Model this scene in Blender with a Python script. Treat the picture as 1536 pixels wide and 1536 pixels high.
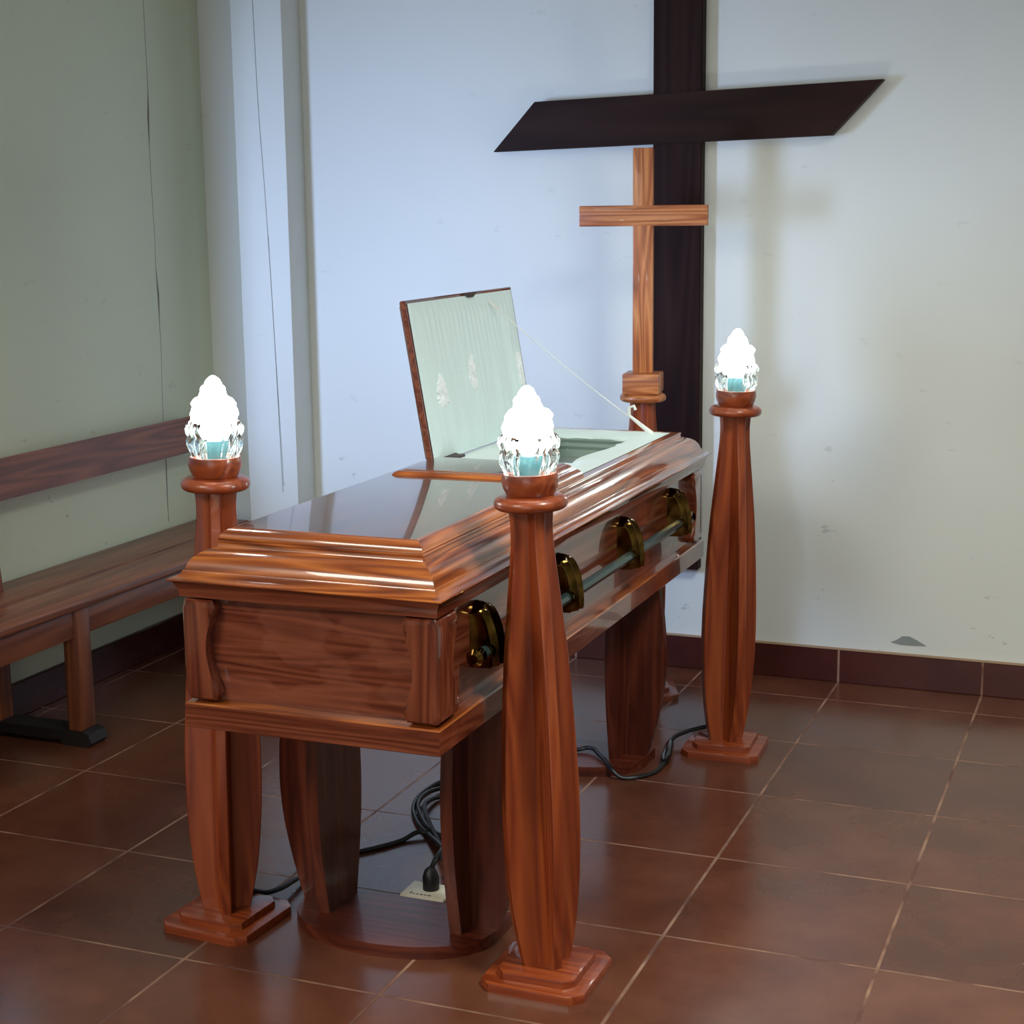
import bpy, bmesh, math, random
from mathutils import Vector, Matrix, noise as mnoise

# ------------------------------------------------------------------ basics
S = bpy.context.scene
for o in list(bpy.data.objects):
    bpy.data.objects.remove(o, do_unlink=True)
COL = S.collection
U = 0.5                      # one floor tile = 0.5 m; lengths below are in tiles


def sr(r, g, b, a=1.0):      # sRGB 0-255 -> linear
    def f(c):
        c /= 255.0
        return c / 12.92 if c <= 0.04045 else ((c + 0.055) / 1.055) ** 2.4
    return (f(r), f(g), f(b), a)


# ------------------------------------------------------------------ camera
F_PX, YAW, PITCH, ROLL = 2452.026, -0.37940, 0.18450, 0.01170
CAM = Vector((2.0342, -10.9692, 3.3940)) * U
cyw, syw, cp, sp = math.cos(YAW), math.sin(YAW), math.cos(PITCH), math.sin(PITCH)
fw = Vector((syw * cp, cyw * cp, -sp))
rt = Vector((cyw, -syw, 0))
dn = fw.cross(rt)
cr, srl = math.cos(ROLL), math.sin(ROLL)
r2 = rt * cr + dn * srl
d2 = dn * cr - rt * srl
cam_data = bpy.data.cameras.new('camera')
cam = bpy.data.objects.new('camera', cam_data)
COL.objects.link(cam)
cam.matrix_world = Matrix(((r2.x, -d2.x, -fw.x, CAM.x), (r2.y, -d2.y, -fw.y, CAM.y),
                           (r2.z, -d2.z, -fw.z, CAM.z), (0, 0, 0, 1)))
cam_data.sensor_width = 36.0
cam_data.lens = F_PX / 1536 * 36.0
cam_data.clip_start = 0.05
S.camera = cam

# ------------------------------------------------------------------ world, lights, exposure
W = bpy.data.worlds.new('sky')
S.world = W
W.use_nodes = True
bg = W.node_tree.nodes['Background']
bg.inputs[0].default_value = (0.55, 0.75, 1.0, 1)
bg.inputs[1].default_value = 0.35


def area(name, loc, target, sx, sy, power, color):
    l = bpy.data.lights.new(name, 'AREA')
    l.shape = 'RECTANGLE'
    l.size, l.size_y = sx * U, sy * U
    l.energy = power
    l.color = color
    o = bpy.data.objects.new(name, l)
    COL.objects.link(o)
    o.location = Vector(loc) * U
    d = (Vector(target) - Vector(loc))
    o.rotation_euler = d.to_track_quat('-Z', 'Y').to_euler()
    return o


# daylight through the window in the left wall, beyond the left edge of the frame
wl = area('window_daylight', (-5.38, -4.6, 2.9), (-2.3, 0.46, 2.3), 0.6, 1.7, 21, (0.44, 0.60, 1.0))
wl.data.spread = math.radians(98)
# daylight through the open doors at the rear of the room
area('door_daylight', (1.2, -17.4, 3.0), (1.2, 0, 3.0), 6.5, 4.6, 44, (1.0, 0.95, 0.88))
# ceiling lamps: one behind the camera on the left, one to the right of the casket
l1 = area('ceiling_lamp_light', (-4.0, -10.8, 6.9), (-1.3, -4.6, 0.8), 4.6, 3.6, 52, (1.0, 0.96, 0.84))
l1.data.spread = math.radians(86)
l2 = area('ceiling_lamp_light', (2.6, -5.2, 6.9), (1.4, -3.6, 0.0), 1.2, 3.0, 64, (0.97, 1.0, 0.95))
l2.data.spread = math.radians(112)

S.view_settings.view_transform = 'Standard'
S.view_settings.look = 'None'
S.view_settings.gamma = 1.0
S.view_settings.use_curve_mapping = False
S.view_settings.exposure = 0.1


# ------------------------------------------------------------------ materials
def newmat(name):
    m = bpy.data.materials.new(name)
    m.use_nodes = True
    return m, m.node_tree.nodes, m.node_tree.links, m.node_tree.nodes['Principled BSDF']


def plain(name, col, rough=0.5, metal=0.0, coat=0.0, spec=0.5):
    m, n, l, b = newmat(name)
    b.inputs['Base Color'].default_value = col
    b.inputs['Roughness'].default_value = rough
    b.inputs['Metallic'].default_value = metal
    b.inputs['Coat Weight'].default_value = coat
    b.inputs['Coat Roughness'].default_value = 0.05
    b.inputs['Specular IOR Level'].default_value = spec
    return m


def ramp(n, stops):
    r = n.new('ShaderNodeValToRGB')
    el = r.color_ramp.elements
    while len(el) < len(stops):
        el.new(0.5)
    for e, (p, c) in zip(el, stops):
        e.position = p
        e.color = c
    return r


def wood(name, dark, mid, light, axis, rough=0.3, coat=0.0, seed=0.0, across=22.0, along=1.6, knots=True):
    """grain running along the given axis (0,1,2) of the object"""
    m, n, l, b = newmat(name)
    tc = n.new('ShaderNodeTexCoord')
    mp = n.new('ShaderNodeMapping')
    sc = [across] * 3
    sc[axis] = along
    mp.inputs['Scale'].default_value = sc
    mp.inputs['Location'].default_value = (seed * 3.1, seed * 5.7, seed * 1.3)
    l.new(tc.outputs['Object'], mp.inputs['Vector'])
    n1 = n.new('ShaderNodeTexNoise')
    n1.inputs['Scale'].default_value = 1.0
    n1.inputs['Detail'].default_value = 8.0
    n1.inputs['Roughness'].default_value = 0.68
    n1.inputs['Distortion'].default_value = 0.9
    l.new(mp.outputs[0], n1.inputs['Vector'])
    # long cathedral bands
    mp2 = n.new('ShaderNodeMapping')
    sc2 = [across * 0.42] * 3
    sc2[axis] = along * 0.55
    mp2.inputs['Scale'].default_value = sc2
    mp2.inputs['Location'].default_value = (seed * 1.7, seed * 2.3, seed * 4.1)
    l.new(tc.outputs['Object'], mp2.inputs['Vector'])
    n2 = n.new('ShaderNodeTexNoise')
    n2.inputs['Scale'].default_value = 0.8
    n2.inputs['Detail'].default_value = 1.0
    l.new(mp2.outputs[0], n2.inputs['Vector'])
    mul = n.new('ShaderNodeMath'); mul.operation = 'MULTIPLY'; mul.inputs[1].default_value = 15.0
    l.new(n2.outputs['Fac'], mul.inputs[0])
    fr = n.new('ShaderNodeMath'); fr.operation = 'PINGPONG'; fr.inputs[1].default_value = 1.0
    l.new(mul.outputs[0], fr.inputs[0])
    mx = n.new('ShaderNodeMath'); mx.operation = 'MULTIPLY_ADD'
    mx.inputs[1].default_value = 0.38
    l.new(fr.outputs[0], mx.inputs[0])
    m2 = n.new('ShaderNodeMath'); m2.operation = 'MULTIPLY'; m2.inputs[1].default_value = 0.72
    l.new(n1.outputs['Fac'], m2.inputs[0])
    l.new(m2.outputs[0], mx.inputs[2])
    r = ramp(n, [(0.26, dark), (0.50, mid), (0.78, light)])
    l.new(mx.outputs[0], r.inputs['Fac'])
    l.new(r.outputs['Color'], b.inputs['Base Color'])
    b.inputs['Roughness'].default_value = rough
    b.inputs['Coat Weight'].default_value = coat
    b.inputs['Coat Roughness'].default_value = 0.035
    # a slight ripple in the finish
    bp = n.new('ShaderNodeBump')
    bp.inputs['Strength'].default_value = 0.05
    bp.inputs['Distance'].default_value = 0.002
    l.new(n1.outputs['Fac'], bp.inputs['Height'])
    l.new(bp.outputs[0], b.inputs['Normal'])
    return m


CK = (sr(86, 34, 11), sr(140, 68, 24), sr(184, 104, 44))
WCX = wood('casket_wood_x', *CK, 0, 0.28, 1.0, 1.0, 44, 2.6)
WCY = wood('casket_wood_y', *CK, 1, 0.28, 1.0, 2.0, 44, 2.6)
WCT = wood('casket_top_wood', sr(50, 24, 14), sr(78, 40, 24), sr(100, 56, 34), 1, 0.25, 1.0, 3.0, 30, 1.6)
WCT.node_tree.nodes['Principled BSDF'].inputs['Coat IOR'].default_value = 1.8
BD = (sr(76, 30, 16), sr(108, 50, 31), sr(132, 70, 46))
WBX = wood('casket_body_wood_x', *BD, 0, 0.25, 1.0, 4.0, 52, 2.6)
WBZ = wood('casket_body_wood_z', *BD, 2, 0.25, 1.0, 5.0, 52, 2.6)
WBY = wood('casket_body_wood_y', *BD, 1, 0.25, 1.0, 4.0, 52, 2.6)
ST = (sr(106, 38, 14), sr(132, 56, 24), sr(154, 74, 33))
WSZ = wood('stand_wood_z', *ST, 2, 0.36, 0.35, 6.0, 44, 2.2)
WSX = wood('stand_wood_x', *ST, 0, 0.36, 0.4, 7.0, 44, 2.2)
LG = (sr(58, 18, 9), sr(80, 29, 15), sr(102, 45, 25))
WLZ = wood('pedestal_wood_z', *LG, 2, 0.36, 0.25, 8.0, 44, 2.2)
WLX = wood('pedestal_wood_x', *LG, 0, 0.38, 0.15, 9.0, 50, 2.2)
CR = (sr(118, 56, 22), sr(164, 92, 46), sr(196, 128, 74))
WXZ = wood('cross_wood_z', *CR, 2, 0.42, 0.12, 10.0, 55, 3.0)
WXX = wood('cross_wood_x', *CR, 0, 0.42, 0.12, 11.0, 55, 3.0)
BN = (sr(88, 42, 22), sr(116, 62, 36), sr(140, 80, 48))
WNY = wood('bench_wood_y', *BN, 1, 0.42, 0.15, 12.0, 36, 1.4)
WNZ = wood('bench_wood_z', *BN, 2, 0.45, 0.1, 13.0, 36, 1.4)
WBF = wood('casket_panel_wood', *BD, 0, 0.25, 1.0, 4.0, 52, 2.6)
_n, _l = WBF.node_tree.nodes, WBF.node_tree.links
_b = _n['Principled BSDF']
_src = _b.inputs['Base Color'].links[0].from_socket
_tc = _n.new('ShaderNodeTexCoord')
_mp = _n.new('ShaderNodeMapping'); _mp.inputs['Scale'].default_value = (3.6, 5.0, 8.0)
_mp.inputs['Location'].default_value = (0.4, 0.0, 0.15)
_l.new(_tc.outputs['Object'], _mp.inputs['Vector'])
_nz = _n.new('ShaderNodeTexNoise'); _nz.inputs['Scale'].default_value = 1.0; _nz.inputs['Detail'].default_value = 3.0
_l.new(_mp.outputs[0], _nz.inputs['Vector'])
_r = ramp(_n, [(0.47, (0, 0, 0, 1)), (0.50, (0.24, 0.24, 0.24, 1)), (0.66, (0.06, 0.06, 0.06, 1))])
_l.new(_nz.outputs['Fac'], _r.inputs['Fac'])
_mx = _n.new('ShaderNodeMix'); _mx.data_type = 'RGBA'
_l.new(_r.outputs['Color'], _mx.inputs['Factor'])
_l.new(_src, _mx.inputs['A'])
_mx.inputs['B'].default_value = sr(158, 96, 76)
_l.new(_mx.outputs['Result'], _b.inputs['Base Color'])
DKZ = wood('dark_wood_z', sr(26, 12, 10), sr(36, 18, 16), sr(44, 25, 22), 2, 0.5, 0.0, 14.0, 16, 0.8)
DKX = wood('dark_wood_x', sr(28, 13, 10), sr(38, 20, 16), sr(46, 27, 22), 0, 0.5, 0.0, 15.0, 16, 0.8)
for _m in (DKZ, DKX):
    _m.node_tree.nodes['Principled BSDF'].inputs['Specular IOR Level'].default_value = 0.09
M_FOOT = plain('black_paint', sr(28, 24, 22), 0.5)
M_CORD = plain('black_rubber', sr(16, 15, 16), 0.45)
M_PLATE = plain('ivory_plastic', sr(226, 220, 200), 0.4)
M_INK = plain('dark_ink', sr(60, 58, 60), 0.6)
M_SOCKET = plain('teal_socket', sr(70, 112, 118), 0.5)
M_BAR = plain('bar_lacquer', sr(62, 84, 84), 0.22, 0.5)
M_STRING = plain('white_string', sr(235, 238, 232), 0.7)
M_NOTCH = plain('dark_notch', sr(60, 32, 20), 0.5)


def brass(name):
    m, n, l, b = newmat(name)
    tc = n.new('ShaderNodeTexCoord')
    nz = n.new('ShaderNodeTexNoise')
    nz.inputs['Scale'].default_value = 30
    l.new(tc.outputs['Object'], nz.inputs['Vector'])
    r = ramp(n, [(0.3, sr(66, 48, 20)), (0.7, sr(128, 98, 44))])
    l.new(nz.outputs['Fac'], r.inputs['Fac'])
    l.new(r.outputs['Color'], b.inputs['Base Color'])
    b.inputs['Metallic'].default_value = 1.0
    b.inputs['Roughness'].default_value = 0.12
    return m


M_BRASS = brass('antique_brass')


def cloth(name, col, pleat=0.0, axis=1):
    m, n, l, b = newmat(name)
    b.inputs['Base Color'].default_value = col
    b.inputs['Roughness'].default_value = 0.6
    b.inputs['Sheen Weight'].default_value = 0.3
    tc = n.new('ShaderNodeTexCoord')
    mp = n.new('ShaderNodeMapping')
    sc = [4, 4, 4]
    sc[axis] = 40
    mp.inputs['Scale'].default_value = sc
    l.new(tc.outputs['Object'], mp.inputs['Vector'])
    nz = n.new('ShaderNodeTexNoise')
    nz.inputs['Scale'].default_value = 1.2
    nz.inputs['Detail'].default_value = 3
    l.new(mp.outputs[0], nz.inputs['Vector'])
    bp = n.new('ShaderNodeBump')
    bp.inputs['Strength'].default_value = pleat
    bp.inputs['Distance'].default_value = 0.01
    l.new(nz.outputs['Fac'], bp.inputs['Height'])
    l.new(bp.outputs[0], b.inputs['Normal'])
    return m


M_CLOTH = cloth('white_satin', sr(228, 246, 242), 0.25, 1)
M_LINING = cloth('white_satin_pleated', sr(226, 246, 243), 0.35, 1)
M_LACE = plain('white_lace', sr(248, 252, 252), 0.6)
M_PANE = plain('casket_pane', sr(150, 155, 165), 0.04, 0.0, 1.0)


def paint(name, base, smudge):
    m, n, l, b = newmat(name)
    tc = n.new('ShaderNodeTexCoord')
    n1 = n.new('ShaderNodeTexNoise')
    n1.inputs['Scale'].default_value = 1.1
    n1.inputs['Detail'].default_value = 3
    l.new(tc.outputs['Object'], n1.inputs['Vector'])
    r1 = ramp(n, [(0.3, tuple(c * 0.95 for c in base[:3]) + (1,)), (0.7, base)])
    l.new(n1.outputs['Fac'], r1.inputs['Fac'])
    # small scuffs
    mp = n.new('ShaderNodeMapping')
    mp.inputs['Scale'].default_value = (4, 4, 9)
    l.new(tc.outputs['Object'], mp.inputs['Vector'])
    n2 = n.new('ShaderNodeTexNoise')
    n2.inputs['Scale'].default_value = 2.4
    n2.inputs['Detail'].default_value = 6
    n2.inputs['Roughness'].default_value = 0.62
    l.new(mp.outputs[0], n2.inputs['Vector'])
    r2_ = ramp(n, [(0.655, (0, 0, 0, 1)), (0.71, (1, 1, 1, 1))])
    l.new(n2.outputs['Fac'], r2_.inputs['Fac'])
    # scuffs gather low on the wall, where people brush against it
    sx = n.new('ShaderNodeSeparateXYZ')
    l.new(tc.outputs['Object'], sx.inputs[0])
    mr = n.new('ShaderNodeMapRange')
    mr.inputs['From Min'].default_value = 0.1
    mr.inputs['From Max'].default_value = 1.2
    mr.inputs['To Min'].default_value = 0.6
    mr.inputs['To Max'].default_value = 0.10
    l.new(sx.outputs['Z'], mr.inputs['Value'])
    mm = n.new('ShaderNodeMath'); mm.operation = 'MULTIPLY'
    l.new(r2_.outputs['Color'], mm.inputs[0])
    l.new(mr.outputs[0], mm.inputs[1])
    mix = n.new('ShaderNodeMix'); mix.data_type = 'RGBA'
    l.new(mm.outputs[0], mix.inputs['Factor'])
    l.new(r1.outputs['Color'], mix.inputs['A'])
    mix.inputs['B'].default_value = smudge
    l.new(mix.outputs['Result'], b.inputs['Base Color'])
    b.inputs['Roughness'].default_value = 0.55
    b.inputs['Specular IOR Level'].default_value = 0.3
    n3 = n.new('ShaderNodeTexNoise')
    n3.inputs['Scale'].default_value = 5
    n3.inputs['Detail'].default_value = 2
    l.new(tc.outputs['Object'], n3.inputs['Vector'])
    bp = n.new('ShaderNodeBump')
    bp.inputs['Strength'].default_value = 0.06
    bp.inputs['Distance'].default_value = 0.02
    l.new(n3.outputs['Fac'], bp.inputs['Height'])
    l.new(bp.outputs[0], b.inputs['Normal'])
    return m


M_WALL = paint('wall_paint', sr(222, 226, 220), sr(128, 134, 130))
M_WALLG = paint('wall_paint_green', sr(214, 221, 196), sr(110, 116, 106))
M_CEIL = plain('ceiling_paint', sr(225, 226, 220), 0.8)
M_CHIP = plain('bare_plaster', sr(140, 148, 144), 0.9)
M_CRACK = plain('crack', sr(124, 126, 116), 0.9)


def tiles(name, vertical=False):
    m, n, l, b = newmat(name)
    tc = n.new('ShaderNodeTexCoord')
    sx = n.new('ShaderNodeSeparateXYZ')
    l.new(tc.outputs['Object'], sx.inputs[0])

    def line(out, w):
        d = n.new('ShaderNodeMath'); d.operation = 'DIVIDE'; d.inputs[1].default_value = U
        l.new(out, d.inputs[0])
        a = n.new('ShaderNodeMath'); a.operation = 'ADD'; a.inputs[1].default_value = 0.5
        l.new(d.outputs[0], a.inputs[0])
        f = n.new('ShaderNodeMath'); f.operation = 'FRACT'
        l.new(a.outputs[0], f.inputs[0])
        s = n.new('ShaderNodeMath'); s.operation = 'SUBTRACT'; s.inputs[1].default_value = 0.5
        l.new(f.outputs[0], s.inputs[0])
        ab = n.new('ShaderNodeMath'); ab.operation = 'ABSOLUTE'
        l.new(s.outputs[0], ab.inputs[0])
        mr = n.new('ShaderNodeMapRange')
        mr.inputs['From Min'].default_value = w
        mr.inputs['From Max'].default_value = w * 1.7
        mr.inputs['To Min'].default_value = 1.0
        mr.inputs['To Max'].default_value = 0.0
        l.new(ab.outputs[0], mr.inputs['Value'])
        return mr.outputs[0]
    lx = line(sx.outputs['X'], 0.0055)
    if vertical:
        g = lx
    else:
        ly = line(sx.outputs['Y'], 0.0045)
        mxm = n.new('ShaderNodeMath'); mxm.operation = 'MAXIMUM'
        l.new(lx, mxm.inputs[0]); l.new(ly, mxm.inputs[1])
        g = mxm.outputs[0]
    # tone per tile
    fl = n.new('ShaderNodeVectorMath'); fl.operation = 'SCALE'; fl.inputs['Scale'].default_value = 1 / U
    l.new(tc.outputs['Object'], fl.inputs[0])
    fl2 = n.new('ShaderNodeVectorMath'); fl2.operation = 'FLOOR'
    l.new(fl.outputs[0], fl2.inputs[0])
    wn = n.new('ShaderNodeTexWhiteNoise'); wn.noise_dimensions = '2D'
    l.new(fl2.outputs[0], wn.inputs['Vector'])
    nz = n.new('ShaderNodeTexNoise')
    nz.inputs['Scale'].default_value = 4.0
    nz.inputs['Detail'].default_value = 6
    nz.inputs['Roughness'].default_value = 0.6
    l.new(tc.outputs['Object'], nz.inputs['Vector'])
    ad = n.new('ShaderNodeMath'); ad.operation = 'MULTIPLY_ADD'; ad.inputs[1].default_value = 0.22
    l.new(wn.outputs['Value'], ad.inputs[0]); l.new(nz.outputs['Fac'], ad.inputs[2])
    if vertical:
        r = ramp(n, [(0.3, sr(60, 26, 24)), (0.8, sr(76, 36, 31))])
    else:
        r = ramp(n, [(0.35, sr(78, 42, 29)), (0.62, sr(97, 55, 38)), (0.9, sr(112, 68, 48))])
    l.new(ad.outputs[0], r.inputs['Fac'])
    n4 = n.new('ShaderNodeTexNoise')
    n4.inputs['Scale'].default_value = 7.0
    n4.inputs['Detail'].default_value = 3
    l.new(tc.outputs['Object'], n4.inputs['Vector'])
    gr = ramp(n, [(0.4, sr(98, 62, 50)), (0.62, sr(158, 122, 98))])
    l.new(n4.outputs['Fac'], gr.inputs['Fac'])
    mix = n.new('ShaderNodeMix'); mix.data_type = 'RGBA'
    l.new(g, mix.inputs['Factor'])
    l.new(r.outputs['Color'], mix.inputs['A'])
    l.new(gr.outputs['Color'], mix.inputs['B'])
    l.new(mix.outputs['Result'], b.inputs['Base Color'])
    rr = n.new('ShaderNodeMapRange')
    rr.inputs['To Min'].default_value = 0.15
    rr.inputs['To Max'].default_value = 0.30
    l.new(nz.outputs['Fac'], rr.inputs['Value'])
    rm = n.new('ShaderNodeMath'); rm.operation = 'MULTIPLY_ADD'; rm.inputs[1].default_value = 0.45
    l.new(g, rm.inputs[0]); l.new(rr.outputs[0], rm.inputs[2])
    l.new(rm.outputs[0], b.inputs['Roughness'])
    b.inputs['Specular IOR Level'].default_value = 0.5
    inv = n.new('ShaderNodeMath'); inv.operation = 'SUBTRACT'; inv.inputs[0].default_value = 1.0
    l.new(g, inv.inputs[1])
    bp = n.new('ShaderNodeBump')
    bp.inputs['Strength'].default_value = 0.35
    bp.inputs['Distance'].default_value = 0.002
    l.new(inv.outputs[0], bp.inputs['Height'])
    l.new(bp.outputs[0], b.inputs['Normal'])
    return m


M_FLOOR = tiles('floor_tiles')
M_BASE = tiles('baseboard_tiles', True)


def glass(name):
    m, n, l, b = newmat(name)
    b.inputs['Base Color'].default_value = (0.93, 1.0, 0.98, 1)
    b.inputs['Roughness'].default_value = 0.02
    b.inputs['IOR'].default_value = 1.45
    b.inputs['Transmission Weight'].default_value = 1.0
    return m


def glow(name, strength):
    m, n, l, b = newmat(name)
    b.inputs['Base Color'].default_value = (0.9, 0.95, 0.95, 1)
    b.inputs['Roughness'].default_value = 0.3
    b.inputs['Emission Color'].default_value = (0.94, 1.0, 0.98, 1)
    b.inputs['Emission Strength'].default_value = strength
    return m


M_GLASS = glass('crystal_glass')
M_FLAME = glow('lit_flame_glass', 40.0)


# ------------------------------------------------------------------ mesh helpers (tile units)
def link(name, bm, mat, parent=None, sharp=35.0, smooth=True, loc=None):
    for v in bm.verts:
        v.co *= U
    bmesh.ops.recalc_face_normals(bm, faces=bm.faces[:])
    if smooth:
        for f in bm.faces:
            f.smooth = True
        a = math.radians(sharp)
        for e in bm.edges:
            if len(e.link_faces) == 2 and e.calc_face_angle(0) > a:
                e.smooth = False
    me = bpy.data.meshes.new(name)
    bm.to_mesh(me)
    bm.free()
    mats = mat if isinstance(mat, (list, tuple)) else [mat]
    for k in mats:
        me.materials.append(k)
    o = bpy.data.objects.new(name, me)
    COL.objects.link(o)
    if parent is not None:
        o.parent = parent
    if loc is not None:
        o.location = Vector(loc) * U
    return o


def tag(o, label=None, cat=None, group=None, kind=None):
    if label: o['label'] = label
    if cat: o['category'] = cat
    if group: o['group'] = group
    if kind: o['kind'] = kind
    return o


def thing(name, label, cat, loc=(0, 0, 0), rz=0.0, group=None):
    o = bpy.data.objects.new(name, None)
    o.empty_display_size = 0.05
    COL.objects.link(o)
    o.location = Vector(loc) * U
    o.rotation_euler = (0, 0, rz)
    return tag(o, label, cat, group)


def copy_tree(o, parent=None):
    c = o.copy()
    COL.objects.link(c)
    if parent is not None:
        c.parent = parent
    for ch in o.children:
        copy_tree(ch, c)
    return c


def add_box(bm, lo, hi, bevel=0.0, seg=2, mi=0):
    lo, hi = Vector(lo), Vector(hi)
    r = bmesh.ops.create_cube(bm, size=1.0)
    vs = r['verts']
    for v in vs:
        v.co = Vector((lo[i] + (v.co[i] + 0.5) * (hi[i] - lo[i]) for i in range(3)))
    fs = list({f for v in vs for f in v.link_faces})
    for f in fs:
        f.material_index = mi
    if bevel > 0:
        es = list({e for v in vs for e in v.link_edges})
        bmesh.ops.bevel(bm, geom=es, offset=bevel, segments=seg, affect='EDGES', profile=0.5)
    return bm


def box(lo, hi, bevel=0.0, seg=2):
    return add_box(bmesh.new(), lo, hi, bevel, seg)


def add_loft(bm, rings, close=True, cap0=False, cap1=False, mi=0):
    vr = [[bm.verts.new(p) for p in r] for r in rings]
    n = len(vr[0])
    for a, b in zip(vr[:-1], vr[1:]):
        for i in range(n if close else n - 1):
            j = (i + 1) % n
            f = bm.faces.new((a[i], a[j], b[j], b[i]))
            f.material_index = mi
    if cap0:
        bm.faces.new(vr[0][::-1]).material_index = mi
    if cap1:
        bm.faces.new(vr[-1]).material_index = mi
    return vr


def rect_ring(x0, x1, y0, y1, z):
    return [(x0, y0, z), (x1, y0, z), (x1, y1, z), (x0, y1, z)]


def lathe(prof, n=48, z0=0.0, wob=None):
    bm = bmesh.new()
    rings = []
    for r, z in prof:
        ring = []
        for i in range(n):
            t = 2 * math.pi * i / n
            rr = r if wob is None else r * wob(t, z)
            ring.append((rr * math.cos(t), rr * math.sin(t), z + z0))
        rings.append(ring)
    add_loft(bm, rings, True, prof[0][0] > 1e-4, prof[-1][0] > 1e-4)
    bmesh.ops.remove_doubles(bm, verts=bm.verts[:], dist=1e-5)
    return bm


def add_prism(bm, poly, axis, a, b, mi=0):
    """poly = 2-D outline in the two other axes (in order), extruded along axis from a to b"""
    def P(p, d):
        q = [0, 0, 0]
        o = [i for i in range(3) if i != axis]
        q[o[0]], q[o[1]], q[axis] = p[0], p[1], d
        return tuple(q)
    v0 = [bm.verts.new(P(p, a)) for p in poly]
    v1 = [bm.verts.new(P(p, b)) for p in poly]
    n = len(poly)
    for i in range(n):
        j = (i + 1) % n
        bm.faces.new((v0[i], v0[j], v1[j], v1[i])).material_index = mi
    bm.faces.new(v0[::-1]).material_index = mi
    bm.faces.new(v1).material_index = mi
    return bm


def bevel_all(bm, off, seg=2, ang=30):
    es = [e for e in bm.edges if len(e.link_faces) == 2 and e.calc_face_angle(0) > math.radians(ang)]
    bmesh.ops.bevel(bm, geom=es, offset=off, segments=seg, affect='EDGES', profile=0.5)
    return bm


def catmull(pts, sub=8):
    P = [Vector(p) for p in pts]
    out = []
    n = len(P)
    for i in range(n - 1):
        p0, p1, p2, p3 = P[max(i - 1, 0)], P[i], P[i + 1], P[min(i + 2, n - 1)]
        for k in range(sub):
            t = k / sub
            out.append(0.5 * ((2 * p1) + (p2 - p0) * t + (2 * p0 - 5 * p1 + 4 * p2 - p3) * t * t
                              + (3 * p1 - p0 - 3 * p2 + p3) * t ** 3))
    out.append(P[-1])
    return out


def add_tube(bm, pts, r, n=10, mi=0):
    pts = [Vector(p) for p in pts]
    rad = r if callable(r) else (lambda t: r)
    prev = None
    rings = []
    for i, p in enumerate(pts):
        t = (pts[min(i + 1, len(pts) - 1)] - pts[max(i - 1, 0)]).normalized()
        if prev is None:
            ref = Vector((0, 0, 1)) if abs(t.z) < 0.9 else Vector((1, 0, 0))
            u = t.cross(ref).normalized()
        else:
            u = (prev - t * prev.dot(t)).normalized()
        w = t.cross(u)
        prev = u
        rr = rad(i / max(1, len(pts) - 1))
        rings.append([p + (u * math.cos(2 * math.pi * k / n) + w * math.sin(2 * math.pi * k / n)) * rr for k in range(n)])
    add_loft(bm, rings, True, True, True, mi)
    return bm


# ------------------------------------------------------------------ the room
YB = 0.463            # back wall
XL = -5.12            # left wall
XR, YF, ZC = 6.5, -17.5, 7.0

o = link('floor', box((XL - 0.3, YF, -0.1), (XR, YB + 0.3, 0.0)), M_FLOOR, smooth=False); tag(o, kind='structure')
o = link('wall_back', box((XL - 0.3, YB, 0.0), (XR, YB + 0.3, ZC)), M_WALL, smooth=False); tag(o, kind='structure')
# left wall with the window opening (it begins just at the left edge of the frame)
WY0, WY1, WZ0, WZ1 = -6.1, -2.30, 1.75, 4.05
bm = bmesh.new()
add_box(bm, (XL - 0.3, WY1, 0), (XL, YB, ZC))
add_box(bm, (XL - 0.3, YF, 0), (XL, WY0, ZC))
add_box(bm, (XL - 0.3, WY0, 0), (XL, WY1, WZ0))
add_box(bm, (XL - 0.3, WY0, WZ1), (XL, WY1, ZC))
o = link('wall_left', bm, M_WALLG, smooth=False); tag(o, kind='structure')
bm = bmesh.new()
for lo, hi in (((XL - 0.2, WY0, WZ0), (XL - 0.08, WY1, WZ0 + 0.08)), ((XL - 0.2, WY0, WZ1 - 0.08), (XL - 0.08, WY1, WZ1)),
               ((XL - 0.2, WY0, WZ0), (XL - 0.08, WY0 + 0.08, WZ1)), ((XL - 0.2, WY1 - 0.08, WZ0), (XL - 0.08, WY1, WZ1)),
               ((XL - 0.2, -5.30, WZ0), (XL - 0.08, -5.22, WZ1))):
    add_box(bm, lo, hi)
o = link('window_1', bm, M_WALL, smooth=False); tag(o, kind='structure')
o = link('wall_right', box((XR, YF, 0), (XR + 0.3, YB + 0.3, ZC)), M_WALL, smooth=False); tag(o, kind='structure')
bm = bmesh.new()
add_box(bm, (XL - 0.3, YF - 0.3, 0), (-2.2, YF, ZC))
add_box(bm, (4.6, YF - 0.3, 0), (XR + 0.3, YF, ZC))
add_box(bm, (-2.2, YF - 0.3, 5.4), (4.6, YF, ZC))
o = link('wall_front', bm, M_WALL, smooth=False); tag(o, kind='structure')
o = link('ceiling', box((XL - 0.3, YF - 0.3, ZC), (XR + 0.3, YB + 0.3, ZC + 0.2)), M_CEIL, smooth=False); tag(o, kind='structure')

# pier standing out from the back wall beside the bench
PX0, PX1, PY = -4.66, -4.22, 0.18
o = link('wall_pier', box((PX0, PY, 0), (PX1, YB + 0.02, ZC), 0.012, 2), M_WALL); tag(o, kind='structure')
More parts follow.
